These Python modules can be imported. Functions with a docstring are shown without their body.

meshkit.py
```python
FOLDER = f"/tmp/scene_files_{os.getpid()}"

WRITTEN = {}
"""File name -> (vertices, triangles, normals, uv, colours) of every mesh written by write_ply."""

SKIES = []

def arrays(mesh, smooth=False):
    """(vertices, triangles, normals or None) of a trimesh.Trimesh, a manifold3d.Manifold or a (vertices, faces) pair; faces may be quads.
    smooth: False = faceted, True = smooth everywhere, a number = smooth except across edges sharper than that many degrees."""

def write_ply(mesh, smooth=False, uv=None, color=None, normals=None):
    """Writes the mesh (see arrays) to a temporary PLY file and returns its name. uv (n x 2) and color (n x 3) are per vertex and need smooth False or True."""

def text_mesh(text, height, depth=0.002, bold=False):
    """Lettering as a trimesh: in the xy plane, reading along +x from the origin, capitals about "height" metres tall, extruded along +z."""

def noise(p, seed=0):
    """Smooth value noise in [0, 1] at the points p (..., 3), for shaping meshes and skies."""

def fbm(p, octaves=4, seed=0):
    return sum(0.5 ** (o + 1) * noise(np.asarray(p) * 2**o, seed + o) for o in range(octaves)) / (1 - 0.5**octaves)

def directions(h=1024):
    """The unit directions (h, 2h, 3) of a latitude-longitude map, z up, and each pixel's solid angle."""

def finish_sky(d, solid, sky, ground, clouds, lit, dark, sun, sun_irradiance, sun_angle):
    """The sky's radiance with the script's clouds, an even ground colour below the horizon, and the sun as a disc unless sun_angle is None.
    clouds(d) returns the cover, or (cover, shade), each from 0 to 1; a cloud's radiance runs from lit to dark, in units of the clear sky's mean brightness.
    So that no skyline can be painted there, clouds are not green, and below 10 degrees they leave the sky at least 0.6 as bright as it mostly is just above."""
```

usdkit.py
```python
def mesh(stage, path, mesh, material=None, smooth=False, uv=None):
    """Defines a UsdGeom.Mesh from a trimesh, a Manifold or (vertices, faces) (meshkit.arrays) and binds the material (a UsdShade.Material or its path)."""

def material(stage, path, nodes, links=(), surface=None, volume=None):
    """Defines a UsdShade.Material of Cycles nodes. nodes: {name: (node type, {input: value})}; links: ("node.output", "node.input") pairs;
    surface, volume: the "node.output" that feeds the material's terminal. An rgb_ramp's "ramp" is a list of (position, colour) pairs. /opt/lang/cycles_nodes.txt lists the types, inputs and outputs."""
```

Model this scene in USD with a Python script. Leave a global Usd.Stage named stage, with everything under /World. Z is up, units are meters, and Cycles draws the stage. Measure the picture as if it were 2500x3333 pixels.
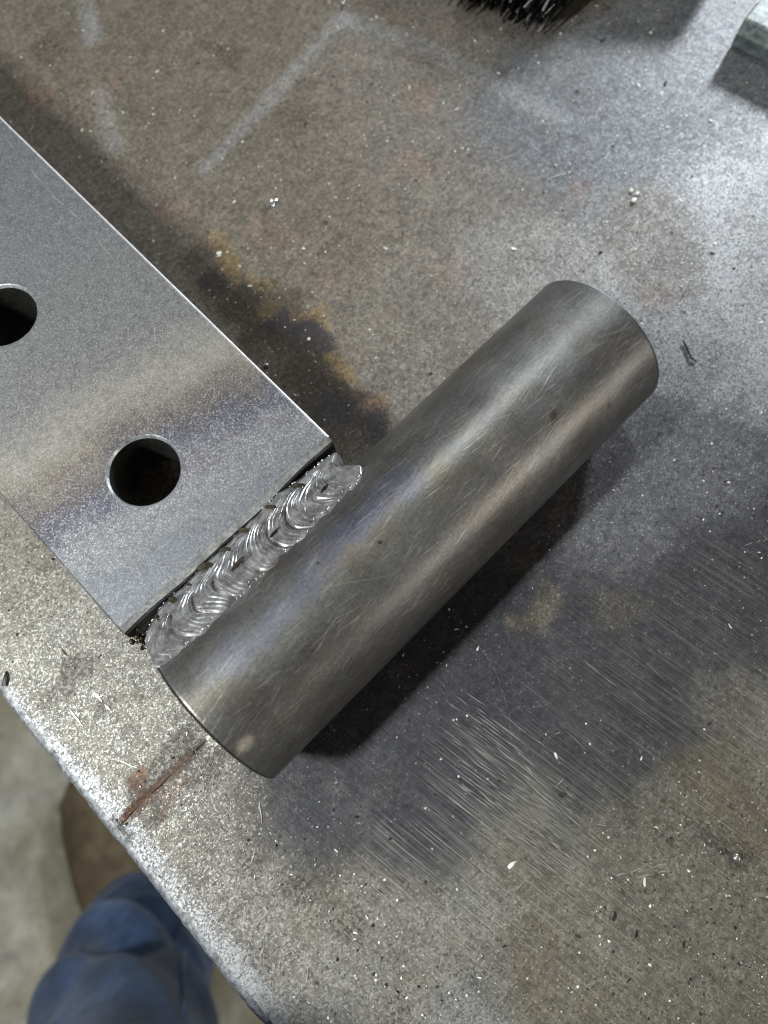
import math, random
import numpy as np, trimesh
import meshkit, usdkit
from shapely.geometry import Polygon
from pxr import Usd, UsdGeom, UsdLux, UsdShade, Gf, Sdf, Vt

T_ = Sdf.ValueTypeNames
stage = Usd.Stage.CreateInMemory()
UsdGeom.SetStageUpAxis(stage, "Z"); UsdGeom.SetStageMetersPerUnit(stage, 1.0)
UsdGeom.Xform.Define(stage, "/World"); UsdGeom.Scope.Define(stage, "/World/Looks")
random.seed(7); rng = np.random.default_rng(7)
U = 0.0254                     # the bar's radius: everything is laid out in this unit and scaled to metres

# ---------------------------------------------------------------- camera
CAM = np.array([-1.79179927, -1.55469612, 9.23975233])
RM = np.array([[0.7094784204474246, -0.704102610720694, -0.02966284706043143],
               [-0.6818732533016101, -0.6752297747956585, -0.2812714305813566],
               [0.17801471105306446, 0.21978231231313275, -0.9591696918913707]])
FPX = 2246.1
cam = UsdGeom.Camera.Define(stage, "/World/camera")
m = np.eye(4); m[0, :3] = RM[0]; m[1, :3] = -RM[1]; m[2, :3] = -RM[2]; m[3, :3] = CAM * U
cam.AddTransformOp().Set(Gf.Matrix4d(m.tolist()))
cam.CreateFocalLengthAttr(6.86); cam.CreateHorizontalApertureAttr(6.86 * 2500 / FPX)
cam.CreateFStopAttr(2.4); cam.CreateFocusDistanceAttr(8.3 * U)
cam.CreateClippingRangeAttr(Gf.Vec2f(0.01, 100)); cam.CreateExposureAttr(0.22)


def at(u, v, z=0.0):
    """The point of the plane z that the photograph shows at pixel (u, v) of its 1659-wide view."""
    d = np.array([(u * 1.507 - 1250) / FPX, (v * 1.507 - 1666.5) / FPX, 1.0]) @ RM
    return CAM + d * (z - CAM[2]) / d[2]


# ---------------------------------------------------------------- light
def rect(name, direction, dist, w, h, power, color, aim=(0, 1, 0)):
    d = np.array(direction, float); d /= np.linalg.norm(d)
    a = np.array(aim, float) * U
    pos = a + d * dist
    L = UsdLux.RectLight.Define(stage, "/World/" + name)
    L.CreateWidthAttr(w); L.CreateHeightAttr(h); L.CreateIntensityAttr(power); L.CreateColorAttr(Gf.Vec3f(*color))
    x = np.array([1, 0, 0]) - d * d[0]; x /= np.linalg.norm(x); y = np.cross(d, x)
    mm = np.eye(4); mm[0, :3] = x; mm[1, :3] = y; mm[2, :3] = d; mm[3, :3] = pos
    L.AddTransformOp().Set(Gf.Matrix4d(mm.tolist()))
    return L


rect("ceiling_lamp", (.36, .33, 1), 1.6, .14, .06, 150, (.95, 1.0, 1.03))
rect("work_lamp", (-.76, .07, 1), .60, .13, .05, 200, (.97, 1.0, 1.0), aim=(-.1, 5, 0))
rect("bench_lamp", (1.85, .48, 1), .48, .05, .04, 510, (.92, .98, 1.05), aim=(9.9, 2.2, 0))
rect("warm_lamp", (1.2, -3.0, 1), 2.2, 1.1, .5, 5.2, (1.0, .93, .84))
dome = UsdLux.DomeLight.Define(stage, "/World/room_light")
dome.CreateIntensityAttr(1.0)
usdkit.material(stage, "/World/Looks/room_light_look", {"b": ("background_shader", {"color": (.095, .086, .074), "strength": 1.0})}, surface="b.background")
UsdShade.MaterialBindingAPI.Apply(dome.GetPrim()).Bind(UsdShade.Material.Get(stage, "/World/Looks/room_light_look"))


# ---------------------------------------------------------------- helpers
def lin(c):
    c = np.asarray(c, float) / 255.0
    return np.where(c <= .04045, c / 12.92, ((c + .055) / 1.055) ** 2.4)


USED = {}


def child_path(name, parent):
    base = (str(parent.GetPath()) if parent else "/World") + "/"
    n = USED.get(base + name, 0); USED[base + name] = n + 1
    return base + (name if n == 0 else f"{name}_{n:03d}")


def obj(name, mesh, mat, parent=None, smooth=False, colors=None, floats=None, label=None, kind=None):
    """ONE mesh of the scene; its vertices are given in units of U."""
    v, f, n = meshkit.arrays(mesh, smooth)
    g = usdkit.mesh(stage, child_path(name, parent), (v * U, f), "/World/Looks/" + mat)
    if n is not None:
        g.CreateNormalsAttr(Vt.Vec3fArray.FromNumpy(n.astype(np.float32))); g.SetNormalsInterpolation("vertex")
    api = UsdGeom.PrimvarsAPI(g)
    for k, c in (colors or {}).items():
        api.CreatePrimvar(k, T_.Color3fArray, "vertex").Set(Vt.Vec3fArray.FromNumpy(np.asarray(c, np.float32)))
    for k, c in (floats or {}).items():
        api.CreatePrimvar(k, T_.FloatArray, "vertex").Set(Vt.FloatArray.FromNumpy(np.asarray(c, np.float32)))
    p = g.GetPrim()
    if label: p.SetCustomDataByKey("label", label)
    if kind: p.SetCustomDataByKey("kind", kind)
    return p


def tag(p, label=None, cat=None, group=None, kind=None):
    for k, v in (("label", label), ("category", cat), ("group", group), ("kind", kind)):
        if v: p.SetCustomDataByKey(k, v)
    return p


def thing(name, label, cat, group=None, loc=(0, 0, 0)):
    x = UsdGeom.Xform.Define(stage, child_path(name, None))
    return tag(x.GetPrim(), label, cat, group)


def grid_faces(nu, nv):
    i, j = np.meshgrid(np.arange(nu - 1), np.arange(nv - 1), indexing="ij")
    a = (i * nv + j).ravel()
    return np.stack([a, a + nv, a + nv + 1, a + 1], 1)


def tube_mesh(points, radii, sides=6, caps=True):
    p = np.asarray(points, float); r = np.broadcast_to(np.asarray(radii, float), len(p))
    t = np.gradient(p, axis=0); t /= np.linalg.norm(t, axis=1, keepdims=True)
    up = np.array([0, 0, 1.0]) if abs(t[0, 2]) < .9 else np.array([1.0, 0, 0])
    a = np.cross(t, up); a /= np.linalg.norm(a, axis=1, keepdims=True); b = np.cross(t, a)
    th = np.arange(sides) / sides * 2 * np.pi
    v = (p[:, None] + r[:, None, None] * (np.cos(th)[None, :, None] * a[:, None] + np.sin(th)[None, :, None] * b[:, None])).reshape(-1, 3)
    f = []
    for i in range(len(p) - 1):
        for k in range(sides):
            q = (k + 1) % sides
            f += [[i * sides + k, (i + 1) * sides + k, (i + 1) * sides + q], [i * sides + k, (i + 1) * sides + q, i * sides + q]]
    if caps:
        n = len(v); v = np.vstack([v, p[0], p[-1]]); e = (len(p) - 1) * sides
        for k in range(sides):
            q = (k + 1) % sides
            f += [[n, k, q], [n + 1, e + q, e + k]]
    return trimesh.Trimesh(v, np.array(f)[:, ::-1] if False else np.array(f), process=False)


def fbm2(xy, freq, oct=4, seed=0):
    p = np.stack([xy[:, 0] * freq, xy[:, 1] * freq, np.full(len(xy), seed * 7.31)], 1)
    return meshkit.fbm(p, oct, seed)


def sstep(x, a, b):
    t = np.clip((x - a) / (b - a), 0, 1)
    return t * t * (3 - 2 * t)


def seg_dist(xy, a, b):
    a = np.asarray(a)[:2]; b = np.asarray(b)[:2]; d = b - a; L = d @ d
    t = np.clip(((xy - a) @ d) / L, 0, 1) if L > 1e-12 else np.zeros(len(xy))
    return np.linalg.norm(xy - a - t[:, None] * d, axis=1)


# ---------------------------------------------------------------- materials
def mat(name, nodes, links, surface="p.BSDF"):
    base = {"g": ("geometry", {}), "w": ("mapping", {"scale": (1 / U,) * 3})}
    usdkit.material(stage, "/World/Looks/" + name, {**base, **nodes}, [("g.position", "w.vector")] + list(links), surface=surface)


def NZ(scale, detail=3, rough=.6, dist=0):
    return ("noise_texture", {"scale": scale, "detail": detail, "roughness": rough, "distortion": dist})


def RAMP(*stops):
    return ("rgb_ramp", {"ramp": [(p, (c,) * 3 if np.ndim(c) == 0 else tuple(c)) for p, c in stops]})


# worn steel of the bench: colour, bare metal and grinding marks come from the mesh; grain and relief from noise
mat("bench_steel", {
    "col": ("attribute", {"attribute": "tint"}), "bare": ("attribute", {"attribute": "bare"}), "grind": ("attribute", {"attribute": "grind"}), "dark": ("attribute", {"attribute": "dark"}),
    "n1": NZ(30, 3, .75, .5), "n2": NZ(13, 4, .75), "n3": NZ(64, 2, .6), "n4": NZ(1.7, 6, .72), "n5": NZ(5.5, 5, .75), "n7": NZ(21, 3, .75, .4),
    "tone": RAMP((.30, .55), (.5, 1.0), (.70, 1.42)), "tone2": RAMP((.36, .58), (.5, 1.0), (.62, 1.34)), "tone3": RAMP((.34, .62), (.66, 1.38)), "tone5": RAMP((.33, .62), (.5, 1.0), (.66, 1.34)), "m25": ("mix", {"mix_type": "multiply", "fac": .9}),
    "m0": ("mix", {"mix_type": "multiply", "fac": .55}), "m1": ("mix", {"mix_type": "multiply", "fac": .9}), "m2": ("mix", {"mix_type": "multiply", "fac": .9}),
    # bare flecks: their cover follows the mesh's "bare", their shape a fine noise
    "fa": ("math", {"math_type": "multiply_add", "value2": .26}), "fb": ("math", {"math_type": "multiply_add", "value2": .28}), 
    "fm": ("map_range", {"from_min": .800, "from_max": .860, "clamp": True}), "ff": ("math", {"math_type": "multiply", "value2": .85}),
    "m3": ("mix", {"mix_type": "mix", "color2": tuple(lin((168, 168, 164)))}),
    # dark scale: the same with "dark"
    "da": ("math", {"math_type": "multiply_add", "value2": .21}), "db": ("math", {"math_type": "multiply_add", "value2": .40}), "dm": ("map_range", {"from_min": .80, "from_max": .90, "clamp": True}), "df": ("math", {"math_type": "multiply", "value2": .74}),
    "m4": ("mix", {"mix_type": "mix", "color2": tuple(lin((44, 40, 38)))}),
    "rot": ("mapping", {"mapping_type": "texture", "rotation": (0, 0, math.radians(-82.0)), "scale": (1 / .7, 1 / 74, 1)}), "ln": NZ(1.0, 3, .7), "lr": RAMP((.50, 0), (.66, .8)), "lf": ("math", {"math_type": "multiply"}),
    "m5": ("mix", {"mix_type": "mix", "color2": tuple(lin((168, 164, 150)))}),
    "met": ("math", {"math_type": "multiply_add", "value2": .45, "value3": .18}), "rg": ("math", {"math_type": "multiply_add", "value2": -.08, "value3": .57}),
    "hs": ("math", {"math_type": "multiply_add", "value2": .5}), "hl": ("math", {"math_type": "multiply_add", "value2": .6}),
    "bump": ("bump", {"strength": .6, "distance": .00022}),
    "p": ("principled_bsdf", {"specular_ior_level": .35}),
}, [("w.vector", f"n{k}.vector") for k in (1, 2, 3, 4, 5, 7)] + [("w.vector", "rot.vector"), ("rot.vector", "ln.vector"), ("ln.fac", "lr.fac"),
    ("n4.fac", "tone.fac"), ("n2.fac", "tone2.fac"), ("n3.fac", "tone3.fac"),
    ("col.color", "m0.color1"), ("tone.color", "m0.color2"), ("m0.color", "m1.color1"), ("tone2.color", "m1.color2"), ("m1.color", "m25.color1"), ("n5.fac", "tone5.fac"), ("tone5.color", "m25.color2"), ("m25.color", "m2.color1"), ("tone3.color", "m2.color2"),
    ("bare.fac", "fa.value1"), ("n1.fac", "fa.value3"), ("n5.fac", "fb.value1"), ("fa.value", "fb.value3"), ("fb.value", "fm.value"), ("fm.result", "ff.value1"),
    ("ff.value", "m3.fac"), ("m2.color", "m3.color1"),
    ("dark.fac", "da.value1"), ("n7.fac", "da.value3"), ("n5.fac", "db.value1"), ("da.value", "db.value3"), ("db.value", "dm.value"), ("dm.result", "df.value1"),
    ("df.value", "m4.fac"), ("m3.color", "m4.color1"),
    ("lr.color", "lf.value1"), ("grind.fac", "lf.value2"), ("lf.value", "m5.fac"), ("m4.color", "m5.color1"),
    ("m5.color", "p.base_color"), ("fm.result", "met.value1"), ("met.value", "p.metallic"), ("fm.result", "rg.value1"), ("rg.value", "p.roughness"),
    ("n1.fac", "hs.value1"), ("n2.fac", "hs.value3"), ("lf.value", "hl.value1"), ("hs.value", "hl.value3"), ("hl.value", "bump.height"), ("bump.normal", "p.normal")])

# flat bar: pale blasted steel with heat tint bands that follow the weld (y is the distance from it)
mat("flat_bar_steel", {
    "n1": NZ(50, 2, .75, .8), "n2": NZ(13, 3, .75), "n4": NZ(1.1, 5, .7), "n5": NZ(60, 2, .6), "s": ("separate_xyz", {}),
    "fleck": RAMP((.53, 0), (.60, 1)), "dk": RAMP((.34, .72), (.5, 1), (.66, 1.14)), "dk5": RAMP((.3, .75), (.7, 1.25)),
    "wob": ("math", {"math_type": "multiply_add", "value2": 1.5, "value3": -.75}), "wob2": ("math", {"math_type": "multiply_add", "value2": .18}), "dist": ("math", {"math_type": "add"}), "dist2": ("math", {"math_type": "add"}),
    "norm": ("map_range", {"from_min": 1.3, "from_max": 9.3, "to_min": 0, "to_max": 1}),
    "heat": RAMP((0, lin((100, 103, 107))), (.03, lin((106, 108, 111))), (.065, lin((110, 110, 112))), (.10, lin((98, 97, 103))), (.128, lin((76, 77, 88))), (.160, lin((82, 77, 77))), (.205, lin((106, 99, 91))), (.26, lin((132, 128, 120))), (.33, lin((107, 107, 106))), (.6, lin((106, 108, 110))), (1, lin((103, 106, 109)))),
    "glint": RAMP((0, .28), (.06, .52), (.12, .46), (.17, .34), (.3, .34), (1, .30)),
    "m1": ("mix", {"mix_type": "multiply", "fac": .9}), "m1b": ("mix", {"mix_type": "multiply", "fac": .7}), "ff": ("math", {"math_type": "multiply"}), "m2": ("mix", {"mix_type": "mix", "color2": tuple(lin((198, 199, 199)))}),
    "bump": ("bump", {"strength": .5, "distance": .0002}),
    "p": ("principled_bsdf", {"metallic": .5, "roughness": .52}),
}, [("w.vector", "n1.vector"), ("w.vector", "n2.vector"), ("w.vector", "n4.vector"), ("w.vector", "n5.vector"), ("w.vector", "s.vector"), ("n4.fac", "wob.value1"), ("s.x", "wob2.value1"), ("wob.value", "wob2.value3"),
    ("s.y", "dist.value1"), ("wob2.value", "dist.value2"), ("dist.value", "norm.value"),
    ("norm.result", "heat.fac"), ("norm.result", "glint.fac"), ("n1.fac", "fleck.fac"), ("n2.fac", "dk.fac"), ("n5.fac", "dk5.fac"),
    ("heat.color", "m1.color1"), ("dk.color", "m1.color2"), ("m1.color", "m1b.color1"), ("dk5.color", "m1b.color2"), ("fleck.color", "ff.value1"), ("glint.color", "ff.value2"), ("ff.value", "m2.fac"), ("m1b.color", "m2.color1"),
    ("m2.color", "p.base_color"), ("n1.fac", "bump.height"), ("bump.normal", "p.normal")])

# tube: drawn steel, fine scratches running mostly along it, straw and blue tint near the weld from the mesh
mat("tube_steel", {
    "col": ("attribute", {"attribute": "tint"}),
    "map1": ("mapping", {"mapping_type": "texture", "rotation": (0, 0, .22), "scale": (1 / 1.3, 1 / 30, 1 / 14)}), "map2": ("mapping", {"mapping_type": "texture", "rotation": (0, 0, -.10), "scale": (1 / 1.8, 1 / 42, 1 / 20)}),
    "n1": NZ(1.0, 3, .7), "n2": NZ(1.0, 2, .6), "n3": NZ(2.2, 6, .72), "n4": NZ(26, 4, .75), "n5": NZ(1.1, 3, .6),
    "sc": RAMP((.60, 0), (.72, 1)), "sc2": RAMP((.62, 0), (.72, 1)), "where": RAMP((.36, .15), (.62, 1)),
    "sm": ("math", {"math_type": "maximum"}), "sw": ("math", {"math_type": "multiply"}), "sf": ("math", {"math_type": "multiply", "value2": .34}),
    "tone": RAMP((.3, .84), (.5, 1), (.7, 1.14)), "tone4": RAMP((.3, .66), (.7, 1.36)), "lt": RAMP((.3, .92), (.7, 1.08)),
    "m1": ("mix", {"mix_type": "multiply", "fac": .85}), "m1b": ("mix", {"mix_type": "multiply", "fac": .8}), "m1c": ("mix", {"mix_type": "multiply", "fac": .8}), "m2": ("mix", {"mix_type": "mix", "color2": tuple(lin((205, 202, 192)))}),
    "rgh": ("math", {"math_type": "multiply_add", "value2": .22, "value3": .25}),
    "hh": ("math", {"math_type": "multiply_add", "value2": -.7}), "bump": ("bump", {"strength": .30, "distance": .00018}),
    "p": ("principled_bsdf", {"metallic": .62}),
}, [("w.vector", "map1.vector"), ("w.vector", "map2.vector"), ("map1.vector", "n1.vector"), ("map2.vector", "n2.vector"), ("w.vector", "n3.vector"), ("w.vector", "n4.vector"), ("w.vector", "n5.vector"),
    ("n1.fac", "sc.fac"), ("n2.fac", "sc2.fac"), ("sc.color", "sm.value1"), ("sc2.color", "sm.value2"), ("n5.fac", "where.fac"), ("sm.value", "sw.value1"), ("where.color", "sw.value2"), ("sw.value", "sf.value1"),
    ("n3.fac", "tone.fac"), ("n4.fac", "tone4.fac"), ("n1.fac", "lt.fac"), ("col.color", "m1.color1"), ("tone.color", "m1.color2"), ("m1.color", "m1b.color1"), ("tone4.color", "m1b.color2"), ("m1b.color", "m1c.color1"), ("lt.color", "m1c.color2"), ("m1c.color", "m2.color1"), ("sf.value", "m2.fac"),
    ("m2.color", "p.base_color"), ("n3.fac", "rgh.value1"), ("rgh.value", "p.roughness"), ("sw.value", "hh.value1"), ("n1.fac", "hh.value3"), ("hh.value", "bump.height"), ("bump.normal", "p.normal")])

mat("weld_metal", {"slag_shade": ("attribute", {"attribute": "slag_shade"}), "md": ("mix", {"mix_type": "mix", "color2": tuple(lin((40, 36, 30)))}), "n1": NZ(30, 3, .6), "n2": NZ(6, 4, .7), "c": RAMP((.3, lin((150, 150, 151))), (.7, lin((228, 229, 231)))), "r": RAMP((.3, .24), (.7, .46)), "bump": ("bump", {"strength": .25, "distance": .0002}), "p": ("principled_bsdf", {"metallic": .9})},
    [("w.vector", "n1.vector"), ("w.vector", "n2.vector"), ("n2.fac", "c.fac"), ("n2.fac", "r.fac"), ("c.color", "md.color1"), ("slag_shade.fac", "md.fac"), ("md.color", "p.base_color"), ("r.color", "p.roughness"), ("n1.fac", "bump.height"), ("bump.normal", "p.normal")])


def simple(name, c0, c1, scale=12, metallic=0., rough=.5, bump=.3, dist=.0003, detail=4):
    mat(name, {"n1": NZ(scale, detail, .65), "c": RAMP((.32, lin(c0)), (.68, lin(c1))), "bump": ("bump", {"strength": bump, "distance": dist}), "p": ("principled_bsdf", {"metallic": metallic, "roughness": rough})},
        [("w.vector", "n1.vector"), ("n1.fac", "c.fac"), ("c.color", "p.base_color"), ("n1.fac", "bump.height"), ("bump.normal", "p.normal")])


simple("highlight_steel", (196, 198, 198), (240, 240, 240), 14, .2, .5)  # near-white steel for the painted highlight of the bar's long edge
simple("worn_edge_steel", (96, 99, 101), (176, 180, 183), 18, .6, .45)
simple("slag", (22, 18, 12), (62, 54, 38), 10, .1, .22)
simple("shaded_steel", (30, 29, 28), (66, 64, 60), 14, .5, .5)  # darkened steel: shade put into the colour of rim, end face and bores
simple("bright_edge", (120, 124, 126), (205, 210, 212), 16, .7, .42)
simple("ground_chamfer", (132, 132, 130), (196, 196, 192), 22, .45, .5)
simple("zinc", (78, 86, 86), (150, 159, 156), 11, .2, .6)
simple("zinc_dull", (88, 98, 98), (122, 132, 130), 7, .5, .5)
simple("zinc_dirty", (70, 76, 78), (132, 138, 139), 5, .4, .5)
simple("wire_steel", (16, 16, 19), (52, 52, 58), 8, .9, .2)
simple("brush_wood", (98, 66, 38), (140, 100, 62), 4, 0, .6)
simple("white_grit", (205, 202, 192), (240, 238, 230), 12, .1, .4)
simple("bead_metal", (150, 150, 150), (225, 225, 222), 6, .8, .25)
simple("dark_grit", (18, 17, 17), (48, 45, 42), 12, .1, .5)
simple("grey_crumb", (70, 68, 66), (130, 126, 120), 9, .2, .6)
simple("bench_side", (40, 38, 36), (90, 86, 80), 4, .5, .5)
simple("rust", (44, 30, 22), (96, 62, 38), 9, 0, .8)
simple("scratch_metal", (128, 126, 120), (184, 182, 175), 30, .5, .42)
simple("boot_leather", (88, 78, 58), (134, 121, 96), .9, 0, .8, detail=6)
mat("concrete", {"n1": NZ(.12, 5, .6, .4), "n2": NZ(.55, 6, .7), "n3": NZ(5, 3, .6), "c": RAMP((.30, lin((156, 151, 124))), (.5, lin((192, 188, 168))), (.68, lin((222, 222, 214)))), "t": RAMP((.3, .62), (.7, 1.3)), "t3": RAMP((.3, .86), (.7, 1.12)),
    "m": ("mix", {"mix_type": "multiply", "fac": .9}), "m2": ("mix", {"mix_type": "multiply", "fac": .9}), "p": ("principled_bsdf", {"roughness": .7})},
    [("w.vector", "n1.vector"), ("w.vector", "n2.vector"), ("w.vector", "n3.vector"), ("n1.fac", "c.fac"), ("n2.fac", "t.fac"), ("n3.fac", "t3.fac"), ("c.color", "m.color1"), ("t.color", "m.color2"), ("m.color", "m2.color1"), ("t3.color", "m2.color2"), ("m2.color", "p.base_color")])
mat("denim", {"n1": NZ(.35, 4, .6), "n2": NZ(3.5, 5, .8), "c": RAMP((.3, lin((40, 58, 84))), (.5, lin((58, 82, 118))), (.7, lin((92, 118, 160)))), "t": RAMP((.3, .62), (.7, 1.35)), "m": ("mix", {"mix_type": "multiply", "fac": .9}), "bump": ("bump", {"strength": .6, "distance": .002}), "p": ("principled_bsdf", {"roughness": .85, "sheen_weight": .2})},
    [("w.vector", "n1.vector"), ("w.vector", "n2.vector"), ("n1.fac", "c.fac"), ("n2.fac", "t.fac"), ("c.color", "m.color1"), ("t.color", "m.color2"), ("m.color", "p.base_color"), ("n2.fac", "bump.height"), ("bump.normal", "p.normal")])

# ---------------------------------------------------------------- the setting: floor
FLOOR_Z = -.83 / U
obj("floor", (np.array([[-90, -90, FLOOR_Z], [90, -90, FLOOR_Z], [90, 90, FLOOR_Z], [-90, 90, FLOOR_Z]], float), np.array([[0, 1, 2], [0, 2, 3]])), "concrete", kind="structure", label="grey mottled concrete workshop floor below the bench")

# ---------------------------------------------------------------- steel bench
X0, X1, Y0, Y1, D = -5.42, 13.0, -9.0, 14.5, .055
bench = thing("workbench", "worn steel welding bench top with scale, rust and grinding marks", "workbench")
xs = np.arange(X0 + .12, X1, D); ys = np.arange(Y0, Y1, D)
gx, gy = np.meshgrid(xs, ys, indexing="ij")
xy = np.stack([gx.ravel(), gy.ravel()], 1)
warp = np.stack([fbm2(xy, .9, 4, 1) - .5, fbm2(xy, .9, 4, 2) - .5], 1)
warp2 = np.stack([fbm2(xy, 3.5, 3, 3) - .5, fbm2(xy, 3.5, 3, 4) - .5], 1)
wxy = xy + warp * .9 + warp2 * .35
rag = fbm2(xy, 2.6, 5, 5); rag3 = fbm2(xy, 2.4, 3, 6)
col = np.tile(lin((103, 97, 88)), (len(xy), 1)); bare = np.full(len(xy), .25); grind = np.zeros(len(xy)); dark = np.full(len(xy), .22)


def S(pts, width, soft, alpha=1.0, color=None, b=None, g=None, ragged=.35, calm=False, k=None):
    """A stain or worn patch along a line of pixel positions of the photograph; widths in pixels of the 1659-wide view (about 150 to a unit)."""
    global col, bare, grind, dark
    P = [at(*q)[:2] for q in pts]
    src = xy + warp2 * .12 if calm else wxy
    d = np.min([seg_dist(src, P[i], P[min(i + 1, len(P) - 1)]) for i in range(max(1, len(P) - 1))], axis=0) * 150
    a = (1 - sstep(d, width, width + soft)) * alpha
    a = np.clip(a * (1 + ragged * 3 * (rag - .5)), 0, 1)
    hd = .10 if calm or soft >= 70 else .5
    a = (1 - hd) * a + hd * min(alpha, 1) * sstep(1.7 * a / max(alpha, 1e-6) - .30 + (rag3 - .5) * 1.1 + (rag - .5) * .5, .15, .85)
    if color is not None: col = col + (lin(color) - col) * a[:, None]
    if b is not None: bare = bare + (b - bare) * a
    if k is not None: dark = dark + (k - dark) * a
    if g is not None: grind = grind + (g - grind) * a


# broad regions
S([(300, 60), (900, 300), (700, 650)], 260, 300, .9, (104, 97, 86), .2)
S([(900, 150), (1150, 500), (1000, 700)], 160, 260, .7, (112, 106, 98), .32)
S([(1500, 330), (1600, 700), (1560, 1000)], 170, 240, .95, (122, 125, 130), .68)  # bluish lamp sheen of the right side, painted into the worn steel
S([(1120, 580), (1260, 580), (1330, 620)], 60, 150, .55, (126, 126, 125), .6)
S([(1560, 100), (1250, 250)], 170, 200, .9, (92, 95, 99), .3)
S([(1380, 480), (1440, 560)], 60, 80, .7, (104, 98, 90), .3)
S([(1300, 2100), (1500, 1900), (1600, 1600)], 230, 260, .95, (100, 97, 87), .28, .35)
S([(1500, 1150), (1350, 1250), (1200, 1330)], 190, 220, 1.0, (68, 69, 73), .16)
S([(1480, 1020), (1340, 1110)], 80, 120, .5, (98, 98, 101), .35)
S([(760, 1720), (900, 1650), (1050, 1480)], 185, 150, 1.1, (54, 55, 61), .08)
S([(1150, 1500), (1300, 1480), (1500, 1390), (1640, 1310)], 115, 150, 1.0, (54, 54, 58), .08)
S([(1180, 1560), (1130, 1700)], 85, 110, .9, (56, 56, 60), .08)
S([(860, 1840), (1000, 1900), (1100, 2080)], 110, 170, .7, (114, 111, 102), .45, .6)
S([(900, 2120), (800, 2150)], 90, 130, .7, (118, 120, 123), .75, .45)  # silvery lamp sheen at the bottom, painted into tint and bareness
S([(650, 1950), (560, 1830), (760, 2050)], 110, 140, .85, (112, 107, 98), .42)
S([(480, 1950), (620, 2080), (760, 2200)], 60, 80, .6, (118, 115, 110), .55)
S([(110, 1420), (330, 1560), (180, 1600)], 150, 110, .95, (122, 119, 110), .50)
S([(60, 1150), (120, 1300)], 60, 90, .8, (122, 119, 110), .5)
S([(40, 1180), (90, 1260)], 30, 40, .5, (112, 104, 90), .4)
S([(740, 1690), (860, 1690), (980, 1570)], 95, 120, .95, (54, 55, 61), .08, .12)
# worn bright margin along the edge
S([(0, 1500), (245, 1770), (450, 2020), (600, 2220)], 12, 26, .5, (140, 145, 152), .9, ragged=.7, calm=True)
# oil and heat stains beside the flat bar
for a_, c_, w_, s_, k_ in (((480, 600), (560, 680), 26, 40, .55), ((600, 700), (700, 820), 34, 40, .75), ((740, 850), (800, 920), 36, 46, .8), ((560, 640), (760, 930), 46, 60, .55), ((440, 570), (520, 640), 36, 50, .4)):
    S([a_, c_], w_, s_, min(1, k_ * 1.2), (66, 57, 45), .12, ragged=.6, k=.55)
for q, w_, k_ in (((660, 720), 18, .8), ((690, 760), 20, .7), ((750, 870), 22, .8), ((620, 690), 14, .7), ((820, 930), 22, .7), ((455, 600), 10, .4)):
    S([q], w_ * 1.2, 26, k_, (56, 53, 58), .1, ragged=.7, k=.9)
for q0, q1, w_, k_ in (((470, 510), (500, 580), 16, .7), ((545, 575), (580, 600), 12, .6), ((690, 690), (720, 730), 12, .85), ((720, 790), (790, 800), 9, .9), ((830, 870), (840, 880), 10, .6), ((560, 640), (590, 660), 10, .5), ((650, 690), (680, 700), 10, .6)):
    S([q0, q1], w_ * .9, 14, k_ * .75, (128, 108, 70), .2, ragged=1.0)
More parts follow.
